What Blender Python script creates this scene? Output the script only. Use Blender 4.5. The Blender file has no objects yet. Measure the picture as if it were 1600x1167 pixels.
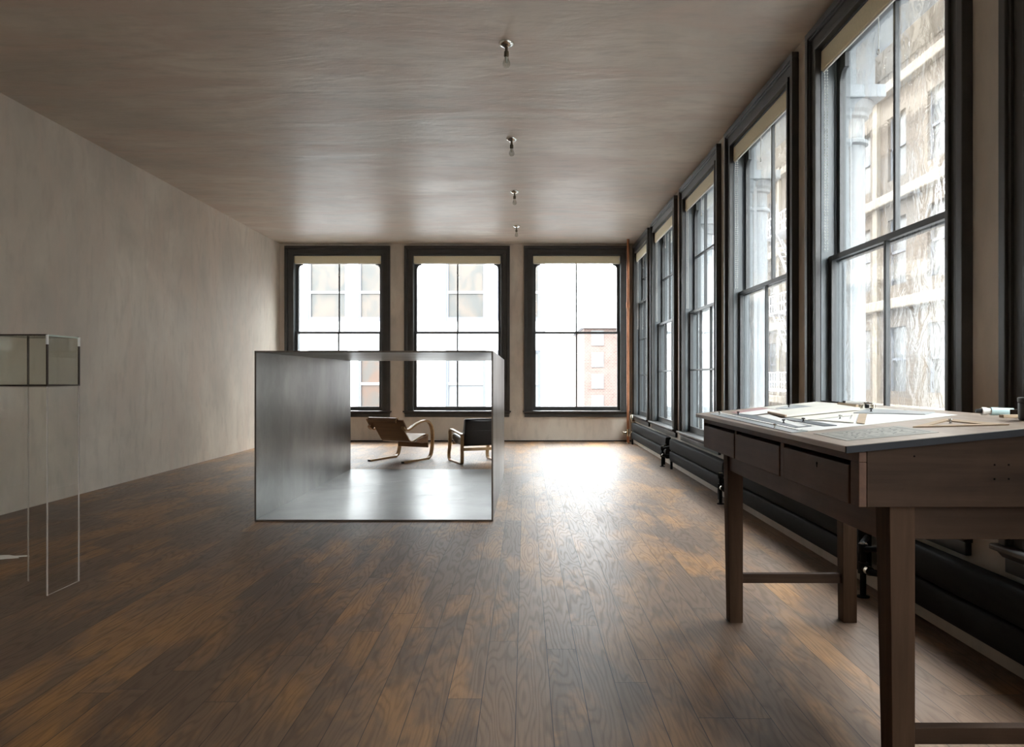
import bpy, bmesh, math, random
from mathutils import Vector, Matrix
random.seed(7)
S = bpy.context.scene
COL = S.collection
PI = math.pi

# ------------------------------------------------------------------ camera
cam_d = bpy.data.cameras.new('camera')
cam_d.sensor_width = 36.0
cam_d.lens = 36.0 * 1195.0 / 1600.0
cam_d.shift_x = -0.0125
cam_d.shift_y = 0.0028
cam_d.clip_start = 0.05
cam_d.clip_end = 400
cam = bpy.data.objects.new('camera', cam_d)
cam.location = (0, 0, 1.2)
cam.rotation_euler = (PI / 2, 0, 0)
COL.objects.link(cam)
S.camera = cam

# ------------------------------------------------------------------ sky / exposure
SKY = 17.0
world = bpy.data.worlds.new('overcast_sky')
S.world = world
world.use_nodes = True
nt = world.node_tree
bg = nt.nodes['Background']
# overcast sky: the zenith is about three times as bright as the horizon
_tc = nt.nodes.new('ShaderNodeTexCoord')
_sp = nt.nodes.new('ShaderNodeSeparateXYZ')
_mr = nt.nodes.new('ShaderNodeMapRange')
nt.links.new(_tc.outputs['Generated'], _sp.inputs[0])
nt.links.new(_sp.outputs[2], _mr.inputs['Value'])
_mr.inputs['From Min'].default_value = 0.0
_mr.inputs['From Max'].default_value = 1.0
_mr.inputs['To Min'].default_value = SKY * 0.62
_mr.inputs['To Max'].default_value = SKY * 1.75
nt.links.new(_mr.outputs[0], bg.inputs['Strength'])
bg.inputs['Color'].default_value = (0.975, 0.985, 1.0, 1)
S.view_settings.view_transform = 'Standard'
S.view_settings.look = 'None'
S.view_settings.gamma = 1.0
S.view_settings.use_curve_mapping = False
S.view_settings.exposure = 0.12
S.cycles.use_denoising = True
S.cycles.max_bounces = 10
S.cycles.diffuse_bounces = 6
S.cycles.glossy_bounces = 5
S.cycles.transparent_max_bounces = 24
S.cycles.sample_clamp_indirect = 30.0
S.cycles.use_adaptive_sampling = True
S.cycles.adaptive_threshold = 0.01

# ------------------------------------------------------------------ room numbers (metres)
XL, XR, YB, YF, ZC = -4.53, 2.03, 14.13, -3.2, 3.65
HC = 0.9725          # half width of a window over its casing
HO = 0.8075          # half width of the opening
ZH = 3.43            # head of the opening

# ------------------------------------------------------------------ node helpers
def new_mat(name):
    m = bpy.data.materials.new(name)
    m.use_nodes = True
    n = m.node_tree
    return m, n, n.nodes['Principled BSDF']

def N(n, typ, **kw):
    nd = n.nodes.new(typ)
    for k, v in kw.items():
        setattr(nd, k, v)
    return nd

def L(n, a, b):
    n.links.new(a, b)

def math_node(n, op, a, b=None, c=None):
    nd = N(n, 'ShaderNodeMath', operation=op)
    for i, v in enumerate((a, b, c)):
        if v is None:
            continue
        if isinstance(v, (int, float)):
            nd.inputs[i].default_value = v
        else:
            L(n, v, nd.inputs[i])
    return nd.outputs[0]

def ramp(n, fac, stops, interp='LINEAR'):
    r = N(n, 'ShaderNodeValToRGB')
    r.color_ramp.interpolation = interp
    e = r.color_ramp.elements
    while len(e) > 1:
        e.remove(e[-1])
    e[0].position = stops[0][0]
    e[0].color = tuple(stops[0][1]) + (1,)
    for p, c in stops[1:]:
        x = e.new(p)
        x.color = tuple(c) + (1,)
    L(n, fac, r.inputs[0])
    return r.outputs[0]

def mixc(n, fac, a, b, mode='MIX'):
    m = N(n, 'ShaderNodeMix', data_type='RGBA', blend_type=mode)
    for sock, v in ((m.inputs[0], fac), (m.inputs[6], a), (m.inputs[7], b)):
        if isinstance(v, (int, float)):
            sock.default_value = v
        elif isinstance(v, tuple):
            sock.default_value = v + (1,) if len(v) == 3 else v
        else:
            L(n, v, sock)
    return m.outputs[2]

def noise(n, vec, scale, detail=4, rough=0.55, dist=0.0):
    t = N(n, 'ShaderNodeTexNoise')
    t.inputs['Scale'].default_value = scale
    t.inputs['Detail'].default_value = detail
    t.inputs['Roughness'].default_value = rough
    t.inputs['Distortion'].default_value = dist
    L(n, vec, t.inputs['Vector'])
    return t.outputs['Fac']

def mapping(n, scale=(1, 1, 1), kind='Object'):
    tc = N(n, 'ShaderNodeTexCoord')
    mp = N(n, 'ShaderNodeMapping')
    mp.inputs['Scale'].default_value = scale
    L(n, tc.outputs[kind], mp.inputs['Vector'])
    return mp.outputs[0]

def bump(n, bs, height, strength, dist=0.01):
    b = N(n, 'ShaderNodeBump')
    b.inputs['Strength'].default_value = strength
    b.inputs['Distance'].default_value = dist
    L(n, height, b.inputs['Height'])
    L(n, b.outputs[0], bs.inputs['Normal'])

def simple(name, col, rough=0.5, metal=0.0, var=0.12, scale=(8, 8, 8), bmp=0.0, spec=0.5):
    m, n, bs = new_mat(name)
    v = mapping(n, scale)
    f = noise(n, v, 1.0, 4)
    lo = tuple(c * (1 - var) for c in col)
    hi = tuple(min(1, c * (1 + var)) for c in col)
    L(n, ramp(n, f, [(0.3, lo), (0.7, hi)]), bs.inputs['Base Color'])
    bs.inputs['Roughness'].default_value = rough
    bs.inputs['Metallic'].default_value = metal
    bs.inputs['Specular IOR Level'].default_value = spec
    if bmp:
        bump(n, bs, f, bmp, 0.005)
    return m

def wood(name, dark, light, axis='Y', rough=0.45, fine=60.0, bmp=0.15, mottle=0.0, spec=0.5):
    m, n, bs = new_mat(name)
    sc = {'X': (1.2, 14, 14), 'Y': (14, 1.2, 14), 'Z': (14, 14, 1.2)}[axis]
    v = mapping(n, sc)
    f1 = noise(n, v, 1.0, 6, 0.6, 0.6)
    sf = {'X': (3, fine, fine), 'Y': (fine, 3, fine), 'Z': (fine, fine, 3)}[axis]
    f2 = noise(n, mapping(n, sf), 1.0, 3, 0.6)
    f = math_node(n, 'ADD', math_node(n, 'MULTIPLY', f1, 0.7), math_node(n, 'MULTIPLY', f2, 0.3))
    c = ramp(n, f, [(0.35, dark), (0.65, light)])
    if mottle:
        f3 = noise(n, mapping(n, (4, 4, 4)), 1.0, 5, 0.6)
        c = mixc(n, ramp(n, f3, [(0.5, (0, 0, 0)), (0.75, (mottle,) * 3)]), c, tuple(min(1, x * 1.9) for x in light))
    L(n, c, bs.inputs['Base Color'])
    bs.inputs['Roughness'].default_value = rough
    bs.inputs['Specular IOR Level'].default_value = spec
    bump(n, bs, f2, bmp, 0.002)
    return m

# ------------------------------------------------------------------ materials
def make_floor_mat():
    m, n, bs = new_mat('oak_boards')
    tc = N(n, 'ShaderNodeTexCoord')
    sx = N(n, 'ShaderNodeSeparateXYZ')
    L(n, tc.outputs['Object'], sx.inputs[0])
    X, Y = sx.outputs[0], sx.outputs[1]
    W = 0.128
    xs = math_node(n, 'DIVIDE', math_node(n, 'ADD', X, 20.0), W)
    ix = math_node(n, 'FLOOR', xs)
    fx = math_node(n, 'FRACT', xs)
    wn = N(n, 'ShaderNodeTexWhiteNoise', noise_dimensions='1D')
    L(n, ix, wn.inputs['W'])
    yo = math_node(n, 'ADD', Y, math_node(n, 'MULTIPLY', wn.outputs['Value'], 3.1))
    ys = math_node(n, 'DIVIDE', math_node(n, 'ADD', yo, 40.0), 2.9)
    iy = math_node(n, 'FLOOR', ys)
    fy = math_node(n, 'FRACT', ys)
    cid = N(n, 'ShaderNodeCombineXYZ')
    L(n, ix, cid.inputs[0]); L(n, iy, cid.inputs[1])
    wid = N(n, 'ShaderNodeTexWhiteNoise', noise_dimensions='2D')
    L(n, cid.outputs[0], wid.inputs['Vector'])
    rid = wid.outputs['Value']
    # grain: contour lines of a stretched noise, shifted per board
    gv = N(n, 'ShaderNodeCombineXYZ')
    L(n, math_node(n, 'MULTIPLY', X, 7.5), gv.inputs[0])
    L(n, math_node(n, 'MULTIPLY', Y, 0.85), gv.inputs[1])
    L(n, math_node(n, 'MULTIPLY', rid, 57.0), gv.inputs[2])
    g1 = noise(n, gv.outputs[0], 1.0, 2, 0.45)
    rings = math_node(n, 'SINE', math_node(n, 'MULTIPLY', g1, 105.0))
    rings = math_node(n, 'ADD', math_node(n, 'MULTIPLY', rings, 0.5), 0.5)
    rings = math_node(n, 'POWER', rings, 3.0)
    hv = N(n, 'ShaderNodeCombineXYZ')
    L(n, math_node(n, 'MULTIPLY', X, 160.0), hv.inputs[0])
    L(n, math_node(n, 'MULTIPLY', Y, 6.0), hv.inputs[1])
    L(n, math_node(n, 'MULTIPLY', rid, 31.0), hv.inputs[2])
    g2 = noise(n, hv.outputs[0], 1.0, 3, 0.6)
    base = ramp(n, rid, [(0.0, (0.125, 0.076, 0.048)), (0.5, (0.165, 0.101, 0.062)), (1.0, (0.205, 0.126, 0.076))])
    # worn honey coloured patches, long along the boards
    pv = N(n, 'ShaderNodeCombineXYZ')
    L(n, math_node(n, 'MULTIPLY', X, 2.6), pv.inputs[0])
    L(n, math_node(n, 'MULTIPLY', Y, 0.95), pv.inputs[1])
    L(n, math_node(n, 'MULTIPLY', rid, 0.55), pv.inputs[2])
    p1 = noise(n, pv.outputs[0], 1.0, 6, 0.62, 0.35)
    patch = ramp(n, p1, [(0.48, (0, 0, 0)), (0.60, (0.8,) * 3)])
    col = mixc(n, patch, base, (0.40, 0.20, 0.066))
    p2 = noise(n, mapping(n, (1.1, 0.5, 1)), 1.3, 5, 0.6)
    col = mixc(n, ramp(n, p2, [(0.42, (0.5,) * 3), (0.6, (0, 0, 0))]), col, (0.105, 0.070, 0.048))
    col = mixc(n, math_node(n, 'MULTIPLY', rings, 0.27), col, (0.045, 0.028, 0.018))
    col = mixc(n, ramp(n, g2, [(0.45, (0, 0, 0)), (0.75, (0.4,) * 3)]), col, (0.055, 0.034, 0.022))
    # joints
    ex = math_node(n, 'MINIMUM', fx, math_node(n, 'SUBTRACT', 1.0, fx))
    jx = math_node(n, 'LESS_THAN', ex, 0.012)
    ey = math_node(n, 'MINIMUM', fy, math_node(n, 'SUBTRACT', 1.0, fy))
    jy = math_node(n, 'LESS_THAN', ey, 0.0006)
    jj = math_node(n, 'MAXIMUM', jx, jy)
    col = mixc(n, math_node(n, 'MULTIPLY', jj, 0.92), col, (0.018, 0.012, 0.009))
    L(n, col, bs.inputs['Base Color'])
    rr = math_node(n, 'ADD', 0.39, math_node(n, 'MULTIPLY', p2, 0.14))
    L(n, math_node(n, 'ADD', rr, math_node(n, 'MULTIPLY', rings, 0.06)), bs.inputs['Roughness'])
    bs.inputs['Specular IOR Level'].default_value = 0.40
    h = math_node(n, 'ADD', math_node(n, 'MULTIPLY', rings, -0.22), math_node(n, 'MULTIPLY', g2, 0.35))
    h = math_node(n, 'SUBTRACT', h, math_node(n, 'MULTIPLY', jj, 1.5))
    h = math_node(n, 'ADD', h, math_node(n, 'MULTIPLY', rid, 0.5))
    bump(n, bs, h, 0.22, 0.0035)
    return m

def make_plaster(name, col, streak, rough, bstr, warm=0.35, bdist=0.012):
    m, n, bs = new_mat(name)
    f1 = noise(n, mapping(n, (0.55, 0.55, 0.55)), 1.0, 6, 0.6, 0.4)
    f2 = noise(n, mapping(n, streak), 1.0, 5, 0.6, 0.7)
    f3 = noise(n, mapping(n, tuple(s * 3.3 for s in streak)), 1.0, 3, 0.6)
    a = tuple(c * 0.78 for c in col)
    b = tuple(min(1, c * 1.12) for c in col)
    c = ramp(n, f1, [(0.35, a), (0.65, b)])
    pink = (col[0] * 0.95, col[1] * 0.87, col[2] * 0.86)
    c = mixc(n, ramp(n, f2, [(0.45, (0, 0, 0)), (0.62, (warm,) * 3)]), c, pink)
    grn = tuple(x * 0.72 for x in col)
    c = mixc(n, ramp(n, f3, [(0.50, (0, 0, 0)), (0.68, (0.45,) * 3)]), c, grn)
    L(n, c, bs.inputs['Base Color'])
    L(n, math_node(n, 'ADD', rough - 0.1, math_node(n, 'MULTIPLY', f2, 0.25)), bs.inputs['Roughness'])
    bump(n, bs, math_node(n, 'ADD', f2, math_node(n, 'MULTIPLY', f3, 0.35)), bstr, bdist)
    return m

def make_steel(name, col, rough, streak, bmp=0.02):
    m, n, bs = new_mat(name)
    f1 = noise(n, mapping(n, streak), 1.0, 5, 0.6, 0.8)
    f2 = noise(n, mapping(n, (1.3, 1.3, 1.3)), 1.0, 5, 0.6, 0.3)
    c = ramp(n, f1, [(0.3, tuple(x * 0.80 for x in col)), (0.7, tuple(min(1, x * 1.1) for x in col))])
    c = mixc(n, ramp(n, f2, [(0.42, (0, 0, 0)), (0.64, (0.8,) * 3)]), c, tuple(x * 0.62 for x in col))
    L(n, c, bs.inputs['Base Color'])
    bs.inputs['Metallic'].default_value = 1.0
    L(n, math_node(n, 'ADD', rough - 0.06, math_node(n, 'MULTIPLY', f2, 0.14)), bs.inputs['Roughness'])
    if bmp: bump(n, bs, f1, bmp, 0.01)
    return m

def make_glass(name, tint, gloss=0.09, rough=0.0, wave=0.0, refr=0.0):
    """thin sheet: mostly clear, a little mirror, a little old-glass ripple"""
    m = bpy.data.materials.new(name)
    m.use_nodes = True
    n = m.node_tree
    n.nodes.clear()
    out = N(n, 'ShaderNodeOutputMaterial')
    tr = N(n, 'ShaderNodeBsdfTransparent'); tr.inputs[0].default_value = tint + (1,)
    gl = N(n, 'ShaderNodeBsdfGlossy'); gl.inputs['Roughness'].default_value = rough
    lw = N(n, 'ShaderNodeLayerWeight'); lw.inputs[0].default_value = 0.5
    fres = math_node(n, 'ADD', 0.03, math_node(n, 'MULTIPLY', math_node(n, 'POWER', lw.outputs['Facing'], 5.0), 0.85))
    mx = N(n, 'ShaderNodeMixShader')
    L(n, fres, mx.inputs[0])
    L(n, tr.outputs[0], mx.inputs[1])
    L(n, gl.outputs[0], mx.inputs[2])
    last = mx.outputs[0]
    if wave:
        b = N(n, 'ShaderNodeBump'); b.inputs['Strength'].default_value = wave; b.inputs['Distance'].default_value = 0.02
        f = noise(n, mapping(n, (9, 9, 5)), 1.0, 3, 0.55, 1.2)
        L(n, f, b.inputs['Height'])
        L(n, b.outputs[0], gl.inputs['Normal'])
        if refr:
            rf = N(n, 'ShaderNodeBsdfRefraction'); rf.inputs['IOR'].default_value = 1.12
            rf.inputs['Color'].default_value = tint + (1,)
            rf.inputs['Roughness'].default_value = 0.0
            L(n, b.outputs[0], rf.inputs['Normal'])
            m2 = N(n, 'ShaderNodeMixShader'); m2.inputs[0].default_value = refr
            L(n, last, m2.inputs[1]); L(n, rf.outputs[0], m2.inputs[2])
            last = m2.outputs[0]
    L(n, last, out.inputs[0])
    return m

def make_facade(name, col, col2, scale):
    m, n, bs = new_mat(name)
    tc = N(n, 'ShaderNodeTexCoord')
    sx = N(n, 'ShaderNodeSeparateXYZ'); L(n, tc.outputs['Object'], sx.inputs[0])
    cb = N(n, 'ShaderNodeCombineXYZ')
    L(n, math_node(n, 'ADD', sx.outputs[0], sx.outputs[1]), cb.inputs[0]); L(n, sx.outputs[2], cb.inputs[1])
    br = N(n, 'ShaderNodeTexBrick')
    br.inputs['Scale'].default_value = scale
    br.inputs['Color1'].default_value = col + (1,)
    br.inputs['Color2'].default_value = tuple(c * 0.72 for c in col) + (1,)
    br.inputs['Mortar'].default_value = col2 + (1,)
    br.inputs['Mortar Size'].default_value = 0.03
    L(n, cb.outputs[0], br.inputs['Vector'])
    f = noise(n, mapping(n, (0.6, 0.6, 0.6)), 1.0, 6, 0.65)
    c = mixc(n, ramp(n, f, [(0.4, (0, 0, 0)), (0.65, (0.6,) * 3)]), br.outputs[0], col2)
    L(n, c, bs.inputs['Base Color'])
    bs.inputs['Roughness'].default_value = 0.9
    return m

M = {}
M['floor'] = make_floor_mat()
M['plaster'] = make_plaster('lime_plaster_wall', (0.61, 0.55, 0.47), (2.6, 2.6, 0.9), 0.6, 0.35, 0.5)
M['ceiling'] = make_plaster('burnished_ceiling_plaster', (0.60, 0.52, 0.425), (0.8, 2.6, 1), 0.43, 0.85, 0.9, 0.014)
M['casing'] = simple('charcoal_gloss_paint', (0.042, 0.041, 0.039), 0.38, 0, 0.2, (6, 6, 6), 0.06)
M['jamb'] = simple('gloss_paint_sky_tint', (0.090, 0.105, 0.112), 0.3, 0, 0.15, (25, 25, 6), 0.25)  # same paint as the casing, with the sky's blue-grey reflection put into its colour
M['sash'] = simple('dark_sash_paint', (0.040, 0.043, 0.044), 0.35, 0, 0.15)
M['window_glass'] = make_glass('window_glass', (0.96, 0.985, 0.985), wave=0.06)
M['old_glass'] = make_glass('rippled_window_glass', (0.96, 0.985, 0.985), wave=0.20, refr=0.3)
M['acrylic'] = make_glass('clear_acrylic', (0.985, 0.985, 0.975))
M['case_glass'] = make_glass('green_tinted_case_glass', (0.93, 0.935, 0.91))
M['edge_light'] = simple('polished_acrylic_edge', (0.42, 0.38, 0.34), 0.15)
M['edge_glass'] = simple('green_glass_edge', (0.42, 0.50, 0.44), 0.12)
M['bronze'] = simple('dark_bronze_edge', (0.055, 0.042, 0.032), 0.35, 0.6)
M['shade'] = simple('beige_roller_fabric', (0.82, 0.75, 0.54), 0.75, 0, 0.05, (60, 60, 60))
M['white_trim'] = simple('white_plastic', (0.75, 0.75, 0.72), 0.4, 0, 0.03)
M['steel_side'] = make_steel('mill_aluminium_wall', (0.29, 0.292, 0.282), 0.32, (2, 2.4, 0.8))
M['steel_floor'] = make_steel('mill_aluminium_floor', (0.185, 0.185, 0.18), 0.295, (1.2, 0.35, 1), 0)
M['steel_edge'] = simple('raw_sheet_edge', (0.16, 0.135, 0.115), 0.45, 0.7)
M['iron'] = simple('black_radiator_enamel', (0.010, 0.010, 0.010), 0.7, 0, 0.2, (10, 10, 40), 0.1, 0.08)
M['copper'] = simple('copper_pipe', (0.50, 0.24, 0.14), 0.33, 0.9, 0.3, (15, 15, 4))
M['brass'] = simple('nickel_valve', (0.62, 0.56, 0.46), 0.25, 1.0)
M['birch'] = wood('bent_birch', (0.42, 0.26, 0.12), (0.58, 0.39, 0.20), 'Y', 0.35)
M['brown_ply'] = wood('brown_stained_plywood', (0.19, 0.105, 0.05), (0.27, 0.15, 0.075), 'X', 0.38)
M['leather'] = simple('black_leather', (0.010, 0.011, 0.013), 0.28, 0, 0.2, (50, 50, 50), 0.15)
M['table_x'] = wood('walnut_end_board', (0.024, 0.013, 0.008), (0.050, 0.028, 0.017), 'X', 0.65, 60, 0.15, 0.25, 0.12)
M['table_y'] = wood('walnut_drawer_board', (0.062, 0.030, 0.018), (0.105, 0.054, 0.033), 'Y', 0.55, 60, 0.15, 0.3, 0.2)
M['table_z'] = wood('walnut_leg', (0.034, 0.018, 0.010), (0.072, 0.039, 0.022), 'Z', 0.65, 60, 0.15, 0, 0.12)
M['table_top'] = wood('worn_table_top', (0.28, 0.215, 0.17), (0.46, 0.37, 0.30), 'Y', 0.38)
M['table_edge'] = simple('dark_slate_edge_band', (0.020, 0.021, 0.025), 0.6, 0, 0.1, (8, 8, 8), 0, 0.2)
M['keyhole'] = simple('black_keyhole', (0.005, 0.004, 0.004), 0.9, 0, 0, (8, 8, 8), 0, 0.0)
M['paper'] = simple('white_paper', (0.88, 0.88, 0.86), 0.7, 0, 0.02)
M['cream'] = simple('cream_card', (0.84, 0.82, 0.75), 0.7, 0, 0.04)
M['pink'] = simple('dusty_pink_paper', (0.52, 0.34, 0.34), 0.7, 0, 0.05)
M['tan'] = simple('tan_card', (0.48, 0.36, 0.24), 0.6, 0, 0.06)
M['slate'] = simple('slate_grey_plate', (0.19, 0.215, 0.24), 0.3, 0, 0.1)
M['pale_slate'] = simple('pale_grey_plate', (0.42, 0.45, 0.47), 0.3, 0, 0.08)
M['ink'] = simple('grey_etching_ink', (0.055, 0.058, 0.05), 0.5)
M['print'] = simple('grey_print_paper', (0.40, 0.39, 0.35), 0.5)
M['black'] = simple('black_plastic', (0.012, 0.012, 0.013), 0.35)
M['nickel'] = simple('nickel_knob', (0.5, 0.5, 0.48), 0.25, 1.0)
M['mint'] = simple('pale_blue_tube', (0.50, 0.68, 0.70), 0.4)
M['chrome'] = simple('chrome_canopy', (0.72, 0.72, 0.68), 0.14, 1.0)
M['socket'] = simple('aged_brass_socket', (0.16, 0.13, 0.09), 0.4, 0.8)
M['bulb'] = make_glass('bulb_glass', (0.80, 0.80, 0.77))
M['column'] = simple('pale_grey_iron_paint', (0.34, 0.37, 0.39), 0.5, 0, 0.06)
M['white_facade'] = simple('white_painted_facade', (0.52, 0.525, 0.53), 0.9, 0, 0.03, (1, 1, 1))
M['brown_facade'] = make_facade('brown_brick', (0.062, 0.045, 0.034), (0.088, 0.070, 0.052), 1.6)
M['red_facade'] = make_facade('pale_red_brick', (0.145, 0.085, 0.072), (0.17, 0.145, 0.13), 2.0)
M['cream_stone'] = simple('cream_stone_band', (0.16, 0.135, 0.105), 0.8, 0, 0.1, (2, 2, 2))
M['far_frame'] = simple('pale_blue_grey_window_paint', (0.085, 0.092, 0.108), 0.6)
M['white_frame'] = simple('white_window_bar', (0.4, 0.4, 0.4), 0.6)
M['escape'] = simple('white_fire_escape_paint', (0.62, 0.63, 0.66), 0.5)
M['asphalt'] = simple('street_asphalt', (0.12, 0.12, 0.125), 0.9)
M['roof'] = simple('slate_roof', (0.25, 0.25, 0.27), 0.8)

def make_pane(name, top, low):
    m, n, bs = new_mat(name)
    f = noise(n, mapping(n, (1.7, 1.7, 1.1)), 1.0, 5, 0.6, 0.8)
    L(n, ramp(n, f, [(0.40, low), (0.60, top)]), bs.inputs['Base Color'])
    bs.inputs['Roughness'].default_value = 0.35
    return m
M['pane_warm'] = make_pane('warm_interior_pane', (0.072, 0.057, 0.045), (0.040, 0.040, 0.037))
M['pane_brick'] = make_pane('painted_reflection_pane', (0.062, 0.034, 0.021), (0.042, 0.036, 0.030))  # brownish reflection in the glass is painted into the base colour
M['pane_dark'] = make_pane('dark_street_pane', (0.06, 0.062, 0.06), (0.03, 0.031, 0.032))
M['pane_white'] = make_pane('white_blind_pane', (0.13, 0.135, 0.14), (0.16, 0.162, 0.165))

# ------------------------------------------------------------------ mesh helpers
class MB:
    def __init__(s):
        s.bm = bmesh.new()
    def box(s, x0, x1, y0, y1, z0, z1):
        vs = [s.bm.verts.new(p) for p in ((x0, y0, z0), (x1, y0, z0), (x1, y1, z0), (x0, y1, z0),
                                          (x0, y0, z1), (x1, y0, z1), (x1, y1, z1), (x0, y1, z1))]
        for f in ((3, 2, 1, 0), (4, 5, 6, 7), (0, 1, 5, 4), (1, 2, 6, 5), (2, 3, 7, 6), (3, 0, 4, 7)):
            s.bm.faces.new([vs[i] for i in f])
        return s
    def hexa(s, pts):
        vs = [s.bm.verts.new(p) for p in pts]
        for f in ((3, 2, 1, 0), (4, 5, 6, 7), (0, 1, 5, 4), (1, 2, 6, 5), (2, 3, 7, 6), (3, 0, 4, 7)):
            s.bm.faces.new([vs[i] for i in f])
        return s
    def prism(s, poly, a0, a1, axis='y'):
        """poly = list of 2D points; extruded from a0 to a1 along axis"""
        def P(p, a):
            if axis == 'y': return (p[0], a, p[1])
            if axis == 'x': return (a, p[0], p[1])
            return (p[0], p[1], a)
        lo = [s.bm.verts.new(P(p, a0)) for p in poly]
        hi = [s.bm.verts.new(P(p, a1)) for p in poly]
        k = len(poly)
        s.bm.faces.new(lo); s.bm.faces.new(hi[::-1])
        for i in range(k):
            s.bm.faces.new((lo[i], hi[i], hi[(i + 1) % k], lo[(i + 1) % k]))
        return s
    def tube(s, path, r, seg=10, closed=False):
        pts = [Vector(p) for p in path]
        k = len(pts)
        rings = []
        up = Vector((0, 0, 1))
        prev = None
        for i, p in enumerate(pts):
            if closed:
                d = pts[(i + 1) % k] - pts[i - 1]
            else:
                d = pts[min(i + 1, k - 1)] - pts[max(i - 1, 0)]
            d.normalize()
            if prev is None:
                a = up if abs(d.z) < 0.9 else Vector((1, 0, 0))
                u = d.cross(a).normalized()
            else:
                u = (prev - d * prev.dot(d)).normalized()
            prev = u
            v = d.cross(u)
            rr = r[i] if isinstance(r, (list, tuple)) else r
            rings.append([s.bm.verts.new(p + u * rr * math.cos(2 * PI * j / seg) + v * rr * math.sin(2 * PI * j / seg)) for j in range(seg)])
        rng = k if closed else k - 1
        for i in range(rng):
            A, B = rings[i], rings[(i + 1) % k]
            for j in range(seg):
                s.bm.faces.new((A[j], A[(j + 1) % seg], B[(j + 1) % seg], B[j]))
        if not closed:
            s.bm.faces.new(rings[0][::-1]); s.bm.faces.new(rings[-1])
        return s
    def lathe(s, prof, c=(0, 0, 0), seg=20, cap=True):
        rings = []
        for r, z in prof:
            rings.append([s.bm.verts.new((c[0] + r * math.cos(2 * PI * j / seg), c[1] + r * math.sin(2 * PI * j / seg), c[2] + z)) for j in range(seg)])
        for A, B in zip(rings, rings[1:]):
            for j in range(seg):
                s.bm.faces.new((A[j], A[(j + 1) % seg], B[(j + 1) % seg], B[j]))
        if cap:
            s.bm.faces.new(rings[0][::-1]); s.bm.faces.new(rings[-1])
        return s
    def ribbon(s, path, t, x0, x1, closed=False):
        """flat laminated strip: path of (y, z), thickness t, from x0 to x1"""
        k = len(path)
        A = []
        for i, p in enumerate(path):
            a = path[(i - 1) % k] if (closed or i > 0) else p
            b = path[(i + 1) % k] if (closed or i < k - 1) else p
            d = Vector((b[0] - a[0], b[1] - a[1])).normalized()
            nrm = Vector((-d.y, d.x)) * (t / 2)
            o = (p[0] + nrm.x, p[1] + nrm.y); q = (p[0] - nrm.x, p[1] - nrm.y)
            A.append([s.bm.verts.new(v) for v in ((x0, o[0], o[1]), (x1, o[0], o[1]), (x1, q[0], q[1]), (x0, q[0], q[1]))])
        for i in range(k if closed else k - 1):
            a, b = A[i], A[(i + 1) % k]
            for j in range(4):
                s.bm.faces.new((a[j], a[(j + 1) % 4], b[(j + 1) % 4], b[j]))
        if not closed:
            s.bm.faces.new(A[0]); s.bm.faces.new(A[-1][::-1])
        return s
    def build(s, name, mat, parent=None, bevel=0.0, smooth=False, seg=2):
        bmesh.ops.recalc_face_normals(s.bm, faces=s.bm.faces)
        me = bpy.data.meshes.new(name)
        s.bm.to_mesh(me); s.bm.free()
        me.materials.append(M[mat] if isinstance(mat, str) else mat)
        o = bpy.data.objects.new(name, me)
        COL.objects.link(o)
        if smooth:
            for p in me.polygons: p.use_smooth = True
            try:
                me.set_sharp_from_angle(angle=math.radians(40))
            except Exception:
                pass
        if bevel:
            b = o.modifiers.new('bevel', 'BEVEL'); b.width = bevel; b.segments = seg; b.limit_method = 'ANGLE'
        if parent: o.parent = parent
        return o

def catmull(pts, n=8, closed=False):
    out = []
    k = len(pts)
    rng = k if closed else k - 1
    for i in range(rng):
        if closed:
            p0, p1, p2, p3 = pts[i - 1], pts[i], pts[(i + 1) % k], pts[(i + 2) % k]
        else:
            p0, p1, p2, p3 = pts[max(i - 1, 0)], pts[i], pts[i + 1], pts[min(i + 2, k - 1)]
        for j in range(n):
            t = j / n
            out.append(tuple(0.5 * ((2 * b) + (-a + c) * t + (2 * a - 5 * b + 4 * c - d) * t * t + (-a + 3 * b - 3 * c + d) * t ** 3)
                             for a, b, c, d in zip(p0, p1, p2, p3)))
    if not closed: out.append(tuple(pts[-1]))
    return out

def empty(name, loc=(0, 0, 0), rz=0.0):
    o = bpy.data.objects.new(name, None)
    o.location = loc; o.rotation_euler = (0, 0, rz)
    o.empty_display_size = 0.1
    COL.objects.link(o)
    return o

def tag(o, label=None, cat=None, group=None, kind=None):
    if label: o['label'] = label
    if cat: o['category'] = cat
    if group: o['group'] = group
    if kind: o['kind'] = kind
    return o

def struct(name, mb, mat, **kw):
    o = mb.build(name, mat, **kw)
    o['kind'] = 'structure'
    return o

def copy_tree(o, parent=None):
    c = o.copy(); COL.objects.link(c)
    if parent: c.parent = parent
    for ch in o.children: copy_tree(ch, c)
    return c

# ------------------------------------------------------------------ shell
HW = HO + 0.035                      # half width of the hole in the masonry
BACK_WIN = [-3.4550, -1.2500, 0.9580]
SIDE_WIN = [(13.225, 0.865), (11.13, HC), (8.87, HC), (6.635, HC), (4.435, HC), (2.225, HC), (0.0, HC), (-2.2, HC)]
TB, TR = 0.32, 0.20                  # wall thicknesses
ZSB, ZSR = 0.565, 0.500              # sill heights back / right

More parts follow.
